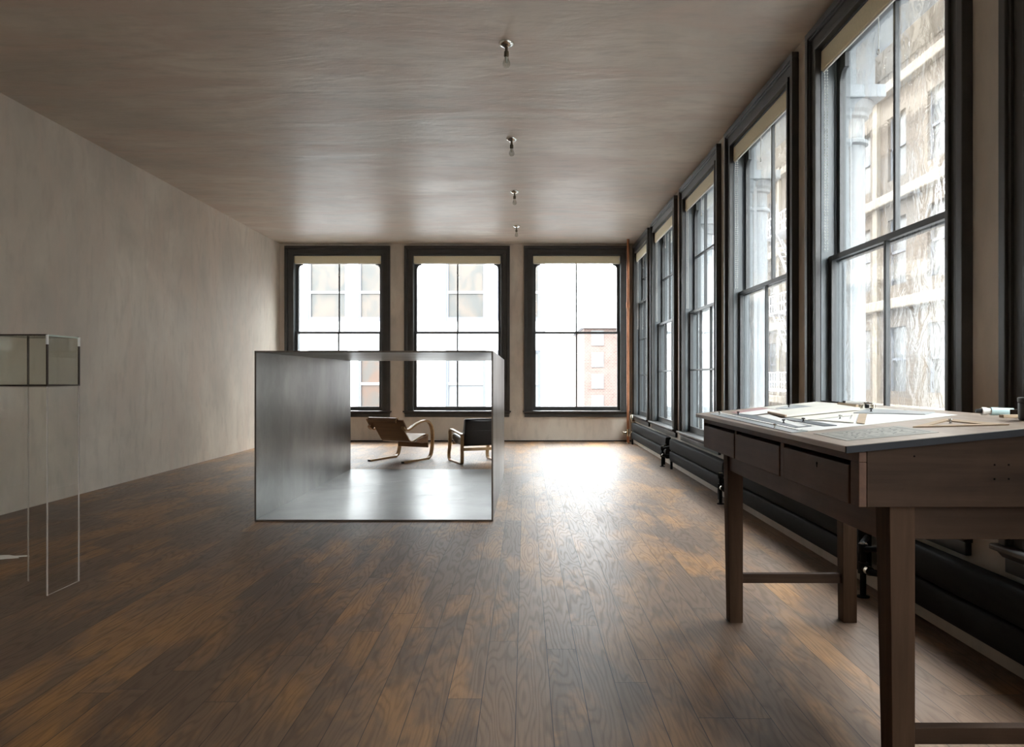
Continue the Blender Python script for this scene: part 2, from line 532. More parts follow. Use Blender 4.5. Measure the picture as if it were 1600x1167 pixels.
struct('floor', MB().box(XL - 0.3, XR + TR, YF - 0.3, YB + TB, -0.12, 0.0), 'floor')
struct('ceiling', MB().box(XL - 0.3, XR + TR, YF - 0.3, YB + TB, ZC, ZC + 0.2), 'ceiling')
struct('wall_left', MB().box(XL - 0.3, XL, YF, YB, 0, ZC), 'plaster')
struct('wall_front', MB().box(XL - 0.3, XR + TR, YF - 0.3, YF, 0, ZC), 'plaster')
b = MB()
b.box(XL - 0.3, XR + TR, YB, YB + TB, 0, ZSB - 0.03)
b.box(XL - 0.3, XR + TR, YB, YB + TB, ZH + 0.03, ZC)
xs = [XL - 0.3]
for c in BACK_WIN: xs += [c - HW, c + HW]
xs.append(XR + TR)
for i in range(0, len(xs), 2): b.box(xs[i], xs[i + 1], YB, YB + TB, ZSB - 0.03, ZH + 0.03)
struct('wall_back', b, 'plaster')
b = MB()
b.box(XR, XR + TR, YF, YB, 0, ZSR - 0.03)
b.box(XR, XR + TR, YF, YB, ZH + 0.03, ZC)
ys = [YF]
for c, h in sorted(SIDE_WIN):
    hw = h - (HC - HW)
    ys += [c - hw, c + hw]
ys.append(YB)
for i in range(0, len(ys), 2): b.box(XR, XR + TR, ys[i], ys[i + 1], ZSR - 0.03, ZH + 0.03)
struct('wall_right', b, 'plaster')
struct('baseboard_right', MB().box(1.972, XR - 0.0005, YF, YB, 0.0005, 0.11), 'plaster', bevel=0.004)
struct('trim_1', MB().box(XL + 0.001, 1.97, YB - 0.010, YB - 0.0005, 0.0005, 0.020), M['table_edge'])

# ------------------------------------------------------------------ windows
def make_window(n, loc, rz, hc, zs, cols_u, cols_l, rows_u, rows_l, z_meet=2.01, glass='window_glass', deep=0.30):
    """local x along the wall, local y outwards, origin on the wall face at floor level"""
    ho = hc - (HC - HO)
    root = empty('window_%d' % n, loc, rz)
    root['kind'] = 'structure'
    ztop = 3.605
    m = MB()
    for (a, b_, pr) in ((hc, hc - 0.045, 0.052), (hc - 0.045, hc - 0.060, 0.040), (hc - 0.060, ho + 0.030, 0.026), (ho + 0.030, ho, 0.040)):
        za = ztop - (hc - a); zb = ztop - (hc - b_)
        for s in (-1, 1):
            m.box(min(s * a, s * b_), max(s * a, s * b_), -pr, 0.0, zs, zb)
        m.box(-a, a, -pr, 0.0, zb, za)
    m.build('casing', 'casing', root, bevel=0.004)
    m = MB()
    # sill board with a soft nose, apron under it
    m.prism([(-0.078, zs - 0.004), (-0.070, zs), (0.03, zs), (0.03, zs - 0.03), (-0.060, zs - 0.03), (-0.078, zs - 0.022)], -hc - 0.022, hc + 0.022, 'x')
    m.prism([(0, zs - 0.03), (-0.058, zs - 0.03), (-0.034, zs - 0.055), (0, zs - 0.055)], -hc, hc, 'x')
    sl = m.build('sill', 'casing', root, bevel=0.003)
    MB().box(-hc + 0.01, hc - 0.01, -0.030, -0.0005, zs - 0.115, zs - 0.055).build('apron', 'casing', root, bevel=0.004)
    # jamb lining and outer sill
    m = MB()
    for s in (-1, 1):
        m.box(min(s * ho, s * (ho + 0.033)), max(s * ho, s * (ho + 0.033)), 0.001, deep, zs, ZH + 0.028)
        m.box(min(s * (ho - 0.012), s * ho), max(s * (ho - 0.012), s * ho), 0.093, 0.104, zs, ZH)
        m.box(min(s * (ho - 0.018), s * ho), max(s * (ho - 0.018), s * ho), 0.152, deep, zs, ZH)
    m.box(-ho - 0.033, ho + 0.033, 0.001, deep, ZH + 0.0, ZH + 0.028)
    m.hexa([(-ho, 0.031, zs - 0.028), (ho, 0.031, zs - 0.028), (ho, deep + 0.05, zs - 0.06), (-ho, deep + 0.05, zs - 0.06),
            (-ho, 0.031, zs), (ho, 0.031, zs), (ho, deep + 0.05, zs - 0.02), (-ho, deep + 0.05, zs - 0.02)])
    m.build('jamb', 'jamb', root, bevel=0.002)
    st = 0.052
    def sash(name, v0, v1, z0, z1, cols, rows, bot, top, corners):
        m = MB()
        for s in (-1, 1):
            m.box(min(s * (ho - 0.002), s * (ho - st)), max(s * (ho - 0.002), s * (ho - st)), v0, v1, z0, z1)
        m.box(-ho + st, ho - st, v0, v1, z0, z0 + bot)
        m.box(-ho + st, ho - st, v0, v1, z1 - top, z1)
        mw = 0.026 if cols == 2 else 0.020
        gi = ho - st
        for c in range(1, cols):
            u = -gi + 2 * gi * c / cols
            m.box(u - mw / 2, u + mw / 2, v0 + 0.004, v1 - 0.004, z0 + bot, z1 - top)
        for r in range(1, rows):
            z = z0 + bot + (z1 - top - z0 - bot) * r / rows
            us = [-gi + 2 * gi * c / cols for c in range(cols + 1)]
            for c in range(cols):
                m.box(us[c] + mw / 2, us[c + 1] - mw / 2, v0 + 0.005, v1 - 0.005, z - 0.011, z + 0.011)
        if corners:
            for s in (-1, 1):
                arc = [(s * (gi - 0.065 * (1 - math.cos(t))), 3.185 + 0.085 * math.sin(t)) for t in [PI / 2 * i / 8 for i in range(9)]]
                poly = [(s * (gi + 0.004), 3.185)] + arc + [(s * (gi - 0.078), 3.275), (s * (gi - 0.078), z1 - 0.01), (s * (gi + 0.004), z1 - 0.01)]
                m.prism(poly, v0 + 0.003, v1 - 0.003, 'y')
        o = m.build(name, 'sash', root, bevel=0.004)
        vg = (v0 + v1) / 2
        MB().box(-gi - 0.004, gi + 0.004, vg - 0.0015, vg + 0.0015, z0 + bot - 0.004, z1 - top + 0.004).build('pane', glass, o)
    sash('lower_sash', 0.050, 0.090, zs + 0.001, z_meet + 0.02, cols_l, rows_l, 0.075, 0.036, False)
    sash('upper_sash', 0.107, 0.147, z_meet - 0.02, ZH - 0.002, cols_u, rows_u, 0.036, 0.055, True)
    return root

for i, c in enumerate(BACK_WIN):
    make_window(i + 1, (c, YB, 0), 0, HC, ZSB, 2, 2, 1, 1, deep=0.30)
specs = [(3, 3, 2, 3, 2.53, 'window_glass'), (3, 3, 2, 2, 2.0, 'window_glass'), (3, 3, 2, 2, 2.0, 'window_glass'),
         (2, 2, 1, 1, 2.0, 'old_glass'), (2, 2, 1, 1, 2.0, 'old_glass'), (2, 2, 1, 1, 2.0, 'window_glass'), (2, 2, 1, 1, 2.0, 'window_glass'), (2, 2, 1, 1, 2.0, 'window_glass')]
for i, ((c, h), sp) in enumerate(zip(SIDE_WIN, specs)):
    make_window(i + 4, (XR, c, 0), -PI / 2, h, ZSR, sp[0], sp[1], sp[2], sp[3], sp[4], sp[5], deep=0.195)

# ------------------------------------------------------------------ roller shades
def make_shade(loc, rz, ho, label, chain, group):
    r = empty('roller_shade', loc, rz)
    tag(r, label, 'window shade', group)
    w = ho - 0.004
    m = MB().prism([(-0.002, 3.292), (0.001, 3.425), (0.040, 3.425), (0.046, 3.40), (0.046, 3.31), (0.010, 3.290)], -w, w, 'x')
    m.build('valance', 'shade', r, bevel=0.003)
    MB().box(-w + 0.01, w - 0.01, 0.004, 0.016, 3.276, 3.2895).build('hem_bar', 'cream', r, bevel=0.002)
    m = MB().tube([(0.02, 0.012, 3.277), (0.02, 0.012, 3.085)], 0.0022, 6)
    c = m.build('pull_cord', 'white_trim', r)
    ring = [(0.02 + 0.013 * math.cos(a), 0.012, 3.072 + 0.013 * math.sin(a)) for a in [2 * PI * k / 14 for k in range(14)]]
    MB().tube(ring, 0.004, 6, closed=True).build('pull_ring', 'white_trim', c)
    MB().box(w - 0.02, w, -0.006, -0.0025, 3.33, 3.40).build('end_bracket', 'white_trim', r)
    if chain:
        m = MB()
        for k in range(62):
            z = 3.285 - 0.020 * k
            for dv in (0.016, 0.034):
                m.lathe([(0.0012, -0.0045), (0.0045, -0.002), (0.0045, 0.002), (0.0012, 0.0045)], (-w + 0.022, dv, z), 6)
        m.tube([(-w + 0.022, 0.016, 3.29), (-w + 0.022, 0.016, 2.05)], 0.0012, 4)
        m.tube([(-w + 0.022, 0.034, 3.29), (-w + 0.022, 0.034, 2.05)], 0.0012, 4)
        m.build('bead_chain', 'white_trim', r, smooth=True)
    return r
for c, w in zip(BACK_WIN, ('left', 'middle', 'right')):
    make_shade((c, YB, 0), 0, HO, 'beige roller shade rolled up at the head of the %s window in the end wall' % w, False, 'roller shades of the end wall')
sl = ['beige roller shade over the narrow window by the copper pipe in the far corner',
      'beige roller shade on the second side window from the far corner',
      'beige roller shade on the third side window from the far corner',
      'beige roller shade on the fourth side window from the far corner, two panes wide',
      'beige roller shade on the big side window behind the table, longest in view']
for (c, h), lb in zip(SIDE_WIN[:5], sl):
    make_shade((XR, c, 0), -PI / 2, h - (HC - HO), lb, True, 'roller shades of the side windows')

# ------------------------------------------------------------------ iron columns outside the side wall
def make_column(y, label):
    r = empty('facade_column', (2.36, y, -0.5))
    tag(r, label, 'column', 'iron columns outside the side windows')
    sh = MB()
    prof = [(0.125, 0.5), (0.125, 0.62), (0.105, 0.66), (0.100, 1.2), (0.094, 3.30), (0.092, 3.35)]
    sh.lathe(prof, (0, 0, 0), 24)
    sh.build('shaft', 'column', r, smooth=True)
    MB().lathe([(0.094, 3.350), (0.118, 3.362), (0.118, 3.385), (0.094, 3.40)], (0, 0, 0), 24).build('neck_ring', 'column', r, smooth=True)
    c = MB().lathe([(0.092, 3.40), (0.092, 3.54), (0.12, 3.55), (0.12, 3.575), (0.14, 3.60), (0.155, 3.66)], (0, 0, 0), 24)
    c.box(-0.175, 0.175, -0.175, 0.175, 3.66, 3.75)
    c.build('capital', 'column', r, bevel=0.006)
    a = MB().box(-0.12, 0.12, -0.12, 0.12, 3.75, 4.2)
    for s in (-1, 1):
        pts = [(s * 0.12, 3.85)] + [(s * (0.12 + 0.30 * (1 - math.cos(t))), 3.85 + 0.30 * math.sin(t)) for t in [PI / 2 * i / 8 for i in range(1, 9)]] + [(s * 0.12, 4.15)]
        a.prism(pts, -0.08, 0.08, 'x')
    a.build('bracket', 'column', r)
    # pilaster behind it, tying it to the wall
    MB().box(-0.12, -0.045, -0.125, 0.125, 0.5, 4.2).build('pilaster', 'column', r, bevel=0.004)
    return r
cl = ['pale grey iron column outside between the first two side windows at the far corner',
      'pale grey iron column outside between the second and third side windows from the far corner',
      'pale grey iron column outside between the third and fourth side windows from the far corner',
      'pale grey iron column with moulded capital seen through the large window behind the table',
      'pale grey iron column outside, nearest one, right of the large side window',
      'pale grey iron column outside beyond the right edge of the view']
for (a, b2), lb in zip(zip(SIDE_WIN[:6], SIDE_WIN[1:7]), cl):
    ym = ((a[0] - a[1]) + (b2[0] + b2[1])) / 2
    make_column(ym, lb)
struct('trim_2', MB().box(XR + TR + 0.002, XR + TR + 0.48, -3, YB + 0.3, 3.65, 4.1), 'column', bevel=0.02)

# ------------------------------------------------------------------ ceiling lamps
def make_lamp(y, label):
    r = empty('ceiling_lamp', (-0.135, y, ZC))
    tag(r, label, 'ceiling lamp', 'bare bulb lamps in a row on the ceiling')
    MB().lathe([(0.058, 0.0), (0.058, -0.006), (0.052, -0.016), (0.038, -0.026), (0.022, -0.031), (0.014, -0.036)], (0, 0, 0), 28).build('canopy', 'chrome', r, smooth=True)
    MB().lathe([(0.012, -0.036), (0.012, -0.060), (0.018, -0.064), (0.019, -0.098), (0.015, -0.104)], (0, 0, 0), 18).build('socket', 'socket', r, smooth=True)
    g = [(0.013, -0.100), (0.015, -0.112), (0.020, -0.128), (0.027, -0.143), (0.029, -0.156), (0.026, -0.169), (0.017, -0.179), (0.004, -0.183)]
    b = MB().lathe(g, (0, 0, 0), 20).build('bulb', 'bulb', r, smooth=True)
    MB().lathe([(0.010, -0.105), (0.007, -0.118), (0.004, -0.135), (0.002, -0.15)], (0, 0, 0), 10).build('filament_stem', 'cream', b, smooth=True)
for y, lb in zip((5.62, 7.88, 10.12, 12.44), ('nearest of the four bare bulb lamps on the ceiling, chrome canopy',
                 'second bare bulb ceiling lamp from the camera, chrome canopy',
                 'third bare bulb ceiling lamp from the camera, chrome canopy',
                 'farthest bare bulb ceiling lamp, smallest, just before the end wall windows')):
    make_lamp(y, lb)

# ------------------------------------------------------------------ radiators along the side wall
def rad_profile(z0, z1):
    # (x, z) closed outline with a rounded front
    d = z1 - z0
    pts = [(1.968, z0), (1.915, z0)]
    for i in range(9):
        t = -PI / 2 + PI * i / 8
        pts.append((1.905 - 0.012 * math.cos(t), z0 + d / 2 + d / 2 * 0.97 * math.sin(t)))
    pts += [(1.915, z1), (1.968, z1)]
    return pts
def make_radiator(y0, y1, label):
    r = empty('radiator', (1.93, (y0 + y1) / 2, 0))
    off = Vector((-1.93, -(y0 + y1) / 2))
    def sh(p): return [(a + off.x, b_) for a, b_ in p]
    l0, l1 = y0 + off.y, y1 + off.y
    tag(r, label, 'radiator', 'black radiators along the side wall')
    MB().prism(sh(rad_profile(0.232, 0.378)), l0, l1, 'y').build('upper_panel', 'iron', r, smooth=True)
    MB().prism(sh(rad_profile(0.092, 0.222)), l0, l1, 'y').build('lower_panel', 'iron', r, smooth=True)
    for yy in (l0 + 0.12, l1 - 0.12):
        MB().box(-0.045, -0.02, yy - 0.02, yy + 0.02, 0.0, 0.10).build('foot', 'iron', r)
for y0, y1, lb in ((10.30, 13.60, 'black enamel radiator at the far corner under the narrow windows, beside the copper pipe'),
                   (7.34, 10.02, 'black enamel radiator in the middle of the side wall, beyond the table'),
                   (4.34, 7.04, 'black enamel radiator seen behind the far legs of the table'),
                   (-2.6, 3.98, 'nearest black enamel radiator, running out of view behind the near table leg')):
    make_radiator(y0, y1, lb)

def make_valve(y, label, ztop=0.29, x=1.84, near=-0.140, far=0.120):
    r = empty('radiator_pipe', (x, y, 0))
    tag(r, label, 'pipe', 'valve pipes between the radiators')
    MB().lathe([(0.034, 0.0), (0.034, 0.006), (0.022, 0.010)], (0, 0, 0), 16).build('floor_collar', 'iron', r, smooth=True)
    MB().tube([(0, 0, 0.008), (0, 0, ztop)], 0.016, 12).build('riser', 'iron', r, smooth=True)
    m = MB().tube([(0, 0, 0.13), (0, 0, 0.19)], 0.027, 12)
    m.tube([(0.0, 0, 0.160), (0.0, near * 0.6, 0.160), (0.055, near * 0.85, 0.16), (0.075, near, 0.16)], 0.018, 10)
    m.build('valve_body', 'iron', r, smooth=True)
    m = MB().tube([(0, 0, ztop - 0.05), (0, 0, ztop)], 0.025, 12)
    m.tube([(0, 0, ztop - 0.03), (0.03, near * 0.5, ztop - 0.01), (0.075, near, ztop + 0.01)], 0.016, 10)
    m.tube([(0, 0, ztop - 0.03), (0.03, far * 0.6, ztop - 0.01), (0.075, far, ztop + 0.01)], 0.016, 10)
    m.build('top_elbow', 'iron', r, smooth=True)
    MB().tube([(0.0, -0.055, 0.160), (0.0, -0.085, 0.160)], 0.024, 12).build('brass_nut', 'brass', r, smooth=True)
    MB().tube([(0, 0, ztop), (0, 0, ztop + 0.008)], 0.018, 12).build('cap', 'nickel', r, smooth=True)
make_valve(10.17, 'dark valve pipe between the far two radiators', 0.27, 1.83, -0.145, 0.125)
make_valve(7.19, 'dark valve pipe just left of the far left table leg')
make_valve(4.16, 'dark valve pipe between the far right and near left table legs', near=-0.175)

# copper riser in the corner
r = empty('copper_pipe', (1.845, 13.66, 0))
tag(r, 'tall copper pipe rising floor to ceiling in the far right corner', 'pipe')
MB().tube([(0, 0, 0.004), (0, 0, ZC - 0.002)], 0.023, 14).build('riser', 'copper', r, smooth=True)
MB().tube([(0, 0, 2.42), (0, 0, 2.52)], 0.031, 14).build('coupling', 'copper', r, smooth=True)
MB().tube([(0, 0, 0.13), (0, 0, 0.26)], 0.034, 12).build('lower_coupling', 'brass', r, smooth=True)
m = MB().tube([(0, 0, 0.195), (-0.085, -0.02, 0.195)], 0.018, 10).tube([(-0.085, -0.02, 0.195), (-0.10, -0.02, 0.195)], 0.038, 10)
m.tube([(0, 0, 0.195), (0.075, -0.03, 0.19)], 0.02, 10)
m.build('valve', 'brass', r, smooth=True)
MB().lathe([(0.05, 0.0), (0.05, 0.012), (0.03, 0.02)], (0, 0, 0), 16).build('floor_collar', 'brass', r, smooth=True)
r = empty('air_vent', (1.90, 13.55, 0.379))
tag(r, 'small brass air vent on top of the far radiator end beside the copper pipe', 'valve')
MB().lathe([(0.012, 0.0), (0.012, 0.04), (0.03, 0.05), (0.03, 0.12), (0.018, 0.14)], (0, 0, 0), 14).build('vent_body', 'brass', r, smooth=True)
MB().tube([(0, 0, 0.03), (0.05, 0.03, 0.03)], 0.012, 10).build('vent_elbow', 'copper', r, smooth=True)

# ------------------------------------------------------------------ open metal box on the floor
BX0, BX1, BY0, BY1, BZ = -2.237, -0.262, 6.33, 9.76, 1.412
r = empty('open_metal_box', ((BX0 + BX1) / 2, (BY0 + BY1) / 2, 0))
tag(r, 'large open-ended grey sheet metal box standing on the wooden floor', 'sculpture')
hx, hy, t = (BX1 - BX0) / 2, (BY1 - BY0) / 2, 0.014
MB().box(-hx, -hx + t, -hy, hy, 0.0005, BZ).build('side_panel', 'steel_side', r, bevel=0.001)
MB().box(hx - t, hx, -hy, hy, 0.0005, BZ).build('side_panel', 'steel_side', r, bevel=0.001)
MB().box(-hx + t, hx - t, -hy, hy, BZ - t, BZ).build('top_panel', 'steel_side', r, bevel=0.001)
bp = MB().box(-hx + t, hx - t, -hy, hy, 0.0005, 0.0005 + t)
m = MB()
for (x0, x1, z0, z1) in ((-hx, -hx + t, 0.0005, BZ), (hx - t, hx, 0.0005, BZ), (-hx + t, hx - t, BZ - t, BZ), (-hx + t, hx - t, 0.0005, 0.0005 + t)):
    m.box(x0, x1, -hy - 0.0012, -hy - 0.0002, z0, z1)
m.build('raw_front_edge', 'steel_edge', r)

for (x, y, l, a) in ((-0.55, 0.1, 0.10, 1.4), (-0.35, 0.35, 0.12, 1.5), (-0.40, -0.15, 0.16, 0.9), (-0.28, -0.30, 0.12, 0.7), (-0.48, 0.35, 0.10, 1.6),
                     (0.05, 0.9, 0.3, 1.5), (0.25, 0.5, 0.22, 1.3), (0.55, 0.25, 0.35, 1.57), (0.3, -0.4, 0.3, 1.2), (-0.2, 0.6, 0.25, 1.0), (0.1, -0.9, 0.3, 1.4), (0.6, -0.7, 0.2, 0.9)):
    d = Vector((math.sin(a), math.cos(a))) * l / 2
    w = Vector((-d.y, d.x)).normalized() * 0.004
    p = [(x - d.x, y - d.y), (x + w.x, y + w.y), (x + d.x, y + d.y), (x - w.x, y - w.y)]
    bp.prism(p, 0.0146, 0.0149, 'z')
bo = bp.build('bottom_panel', 'steel_floor', r)
bo.data.materials.append(M['paper'])
for f_ in bo.data.polygons:
    if f_.index >= 6: f_.material_index = 1

# ------------------------------------------------------------------ acrylic plinth with glass case (left edge)
PX0, PX1, PY0, PY1 = -2.907, -2.612, 4.18, 4.48
pcx, pcy, ph = (PX0 + PX1) / 2, (PY0 + PY1) / 2, (PX1 - PX0) / 2
ZP = 1.144
def glass_box(r, z0, z1, mat, top):
    s, tt = ph, 0.006
    for (x0, x1, y0, y1) in ((-s, s, -s, -s + tt), (-s, s, s - tt, s), (-s, -s + tt, -s + tt, s - tt), (s - tt, s, -s + tt, s - tt)):
        MB().box(x0, x1, y0, y1, z0, z1).build('side_pane', mat, r)
    if top: MB().box(-s + tt, s - tt, -s + tt, s - tt, z1 - tt, z1).build('top_pane', mat, r)
r = empty('acrylic_plinth', (pcx, pcy, 0))
tag(r, 'tall clear acrylic plinth standing on the floor at the left, under the glass case', 'plinth')
glass_box(r, 0.0, ZP, 'acrylic', True)
m = MB()
e = 0.003
for sx_ in (-1, 1):
    for sy_ in (-1, 1):
        x, y = sx_ * (ph + 0.0005), sy_ * (ph + 0.0005)
        m.box(x - e, x + e, y - e, y + e, 0.001, ZP)
m.box(ph - 0.001, ph + 0.002, -ph, ph, 0.001, 0.004)
m.build('polished_edge', 'edge_light', r)
r = empty('glass_display_case', (pcx, pcy, ZP))
tag(r, 'empty glass display case with thin dark edges on top of the clear plinth', 'display case')
zt = 0.283
glass_box(r, 0.008, zt, 'case_glass', True)
m = MB()
e = 0.0045
for sx_ in (-1, 1):
    for sy_ in (-1, 1):
        x, y = sx_ * (ph + 0.001), sy_ * (ph + 0.001)
        m.box(x - e, x + e, y - e, y + e, 0.001, zt)
for z in (0.001, zt - 0.004):
    for s_ in (-1, 1):
        m.box(-ph, ph, s_ * (ph + 0.001) - e, s_ * (ph + 0.001) + e, z, z + 0.008)
        if not (z > 0.1 and s_ == 1):
            m.box(s_ * (ph + 0.001) - e, s_ * (ph + 0.001) + e, -ph, ph, z, z + 0.008)
m.build('metal_edge', 'bronze', r)
m = MB().box(ph - 0.006, ph + 0.003, -ph + 0.01, ph - 0.01, zt - 0.006, zt + 0.002)
m.build('glass_top_edge', 'edge_glass', r)
for y in (-ph - 0.001, ph + 0.001):
    MB().box(ph - 0.004, ph + 0.0065, y - 0.005, y + 0.005, zt - 0.052, zt + 0.001).build('corner_clip', 'white_trim', r, bevel=0.001)

# jagged white patch, a thin flat sheet on the floor at the far left
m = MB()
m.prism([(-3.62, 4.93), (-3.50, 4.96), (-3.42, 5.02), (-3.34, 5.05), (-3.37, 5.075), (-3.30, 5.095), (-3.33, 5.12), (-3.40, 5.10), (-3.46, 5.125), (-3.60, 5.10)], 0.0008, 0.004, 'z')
o = m.build('white_patch', 'paper')
tag(o, 'jagged white patch on the floor boards at the left edge', 'paper')

# ------------------------------------------------------------------ cantilever plywood armchair
def make_armchair(loc, rz):
    r = empty('cantilever_armchair', loc, rz)
    tag(r, 'brown plywood armchair with bent birch arms and runners, seen through the metal box', 'armchair')
    shell = catmull([(-0.515, 0.560), (-0.515, 0.600), (-0.485, 0.625), (-0.450, 0.600), (-0.37, 0.505), (-0.255, 0.370), (-0.185, 0.295),
                     (-0.130, 0.278), (-0.06, 0.292), (0.08, 0.330), (0.20, 0.356), (0.265, 0.352), (0.285, 0.325)], 6)
    MB().ribbon(shell, 0.014, -0.235, 0.235).build('seat_shell', 'brown_ply', r, smooth=True)
    for x0, x1 in ((-0.239, -0.2352), (0.2352, 0.239)):
        MB().ribbon(shell, 0.0145, x0, x1).build('shell_edge', 'birch', r, smooth=True)
    for s in (-1, 1):
        arm = catmull([(-0.425, 0.500), (-0.36, 0.455), (-0.28, 0.462), (-0.12, 0.520), (0.02, 0.553), (0.14, 0.560), (0.235, 0.525), (0.300, 0.450), (0.322, 0.34),
                       (0.320, 0.22), (0.300, 0.12), (0.270, 0.055), (0.215, 0.018), (0.14, 0.0135), (-0.42, 0.0135)], 6)
        x0, x1 = (0.262, 0.310) if s > 0 else (-0.310, -0.262)
        f = MB().ribbon(arm, 0.026, x0, x1).build('arm_frame', 'birch', r, smooth=True)
        MB().box(x0 + 0.002, x1 - 0.002, -0.428, -0.4205, 0.002, 0.026).build('end_cap', 'black', f)
        # bracket wing that joins the back to the arm
        w = MB().ribbon(catmull([(-0.455, 0.60), (-0.43, 0.565), (-0.40, 0.53), (-0.375, 0.49), (-0.37, 0.47)], 4), 0.016, min(s * 0.235, s * 0.312), max(s * 0.235, s * 0.312))
        w.build('back_bracket', 'brown_ply', r, smooth=True)
    m = MB().box(-0.262, 0.262, 0.235, 0.255, 0.165, 0.235)
    m.build('front_stretcher', 'brown_ply', r, bevel=0.004)
    MB().prism([(-0.10, 0.275), (0.24, 0.345), (0.24, 0.236), (0.10, 0.236)], -0.262, -0.240, 'x').build('seat_support', 'brown_ply', r)
    MB().prism([(-0.10, 0.275), (0.24, 0.345), (0.24, 0.236), (0.10, 0.236)], 0.240, 0.262, 'x').build('seat_support', 'brown_ply', r)
    return r
make_armchair((-1.75, 11.03, 0), math.radians(-26))

def rounded_box(m, x0, x1, y0, y1, z0, z1):
    return m.box(x0, x1, y0, y1, z0, z1)

def make_armchair2(loc, rz):
    r = empty('leather_armchair', loc, rz)
    tag(r, 'black leather armchair with light bent wood loop frames, cut off by the metal box edge', 'armchair')
    for s in (-1, 1):
        loop = catmull([(-0.300, 0.06), (-0.300, 0.20), (-0.300, 0.345), (-0.285, 0.395), (-0.23, 0.412), (0.0, 0.432), (0.20, 0.450), (0.265, 0.435), (0.285, 0.385),
                        (0.280, 0.28), (0.300, 0.19), (0.330, 0.115), (0.325, 0.05), (0.280, 0.016), (0.15, 0.0115), (-0.15, 0.0115), (-0.25, 0.013), (-0.288, 0.025)], 6, closed=True)
        x0, x1 = (0.268, 0.312) if s > 0 else (-0.312, -0.268)
        MB().ribbon(loop, 0.022, x0, x1, closed=True).build('loop_frame', 'birch', r, smooth=True)
    MB().box(-0.268, 0.268, -0.292, -0.270, 0.185, 0.225).build('rear_rail', 'birch', r, bevel=0.003)
    MB().box(-0.268, 0.268, 0.20, 0.222, 0.24, 0.28).build('front_rail', 'birch', r, bevel=0.003)
    # back cushion, leaning
    p = [(-0.36, 0.605), (-0.335, 0.628), (-0.29, 0.618), (-0.20, 0.38), (-0.17, 0.262), (-0.26, 0.245), (-0.29, 0.26), (-0.330, 0.42)]
    MB().prism(p, -0.262, 0.262, 'x').build('back_cushion', 'leather', r, bevel=0.02, seg=3, smooth=True)
    p = [(-0.20, 0.250), (-0.19, 0.345), (0.24, 0.395), (0.275, 0.370), (0.265, 0.300), (0.10, 0.255)]
    MB().prism(p, -0.262, 0.262, 'x').build('seat_cushion', 'leather', r, bevel=0.02, seg=3, smooth=True)
    MB().box(-0.258, 0.258, -0.346, -0.339, 0.455, 0.462).build('back_seam', 'black', r)
    return r
make_armchair2((-0.694, 10.76, 0), math.radians(22))

# ------------------------------------------------------------------ work table with sloped top
SL = 0.098                                     # slope of the writing surface
def zt_(x): return 1.013 + SL * (x - 0.861) if x <= 1.467 else 1.0724 - 0.05 * (x - 1.467)
tab = empty('drafting_table', (1.31, 2.94, 0))
tag(tab, 'dark walnut drafting table with sloped top, three drawers and tapered legs', 'table')
TX, TY = 1.31, 2.94
def T_(pts): return [(x - TX, y - TY, z) for x, y, z in pts]
# top: two sloping boards
def top_board(x0, x1, y0, y1, th, name, mat, bevel=0.002):
    p = [(x0, y0, zt_(x0) - th), (x1, y0, zt_(x1) - th), (x1, y1, zt_(x1) - th), (x0, y1, zt_(x0) - th),
         (x0, y0, zt_(x0)), (x1, y0, zt_(x1)), (x1, y1, zt_(x1)), (x0, y1, zt_(x0))]
    return MB().hexa(T_(p)).build(name, mat, tab, bevel=bevel)
top_board(0.861, 1.467, 2.056, 3.854, 0.018, 'sloped_top', 'table_top')
top_board(1.4675, 1.72, 2.056, 3.854, 0.018, 'back_ledge', 'table_top')
m = MB()
for (x0, x1) in ((0.861, 1.467), (1.467, 1.72)):
    p = [(x0, 2.046, zt_(x0 + 1e-6) - 0.019), (x1, 2.046, zt_(x1) - 0.019), (x1, 2.0555, zt_(x1) - 0.019), (x0, 2.0555, zt_(x0 + 1e-6) - 0.019),
         (x0, 2.046, zt_(x0 + 1e-6) - 0.001), (x1, 2.046, zt_(x1) - 0.001), (x1, 2.0555, zt_(x1) - 0.001), (x0, 2.0555, zt_(x0 + 1e-6) - 0.001)]
    m.hexa(T_(p))
m.build('end_edge_band', 'table_edge', tab)
# case
CX0, CX1, CY0, CY1, CZ0 = 0.899, 1.68, 2.04 + 0.018, 3.844, 0.848
def end_board(y0, y1, name):
    pl = [(CX0 + 0.022, CZ0), (CX1, CZ0), (CX1, zt_(CX1) - 0.0195), (1.467, zt_(1.467) - 0.0195), (CX0 + 0.022, zt_(CX0 + 0.022) - 0.0195)]
    return MB().prism([(x - TX, z) for x, z in pl], y0 - TY, y1 - TY, 'y').build(name, 'table_x', tab, bevel=0.0015)
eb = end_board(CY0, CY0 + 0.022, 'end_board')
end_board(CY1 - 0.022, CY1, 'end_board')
for (dx, dz) in ((1.264, 0.962), (1.302, 0.962), (1.264, 0.924), (1.302, 0.924), (1.048, 0.985)):
    MB().tube([(dx - TX, CY0 - TY - 0.0008, dz), (dx - TX, CY0 - TY + 0.004, dz)], 0.0026, 10).build('peg_hole', 'keyhole', tab)
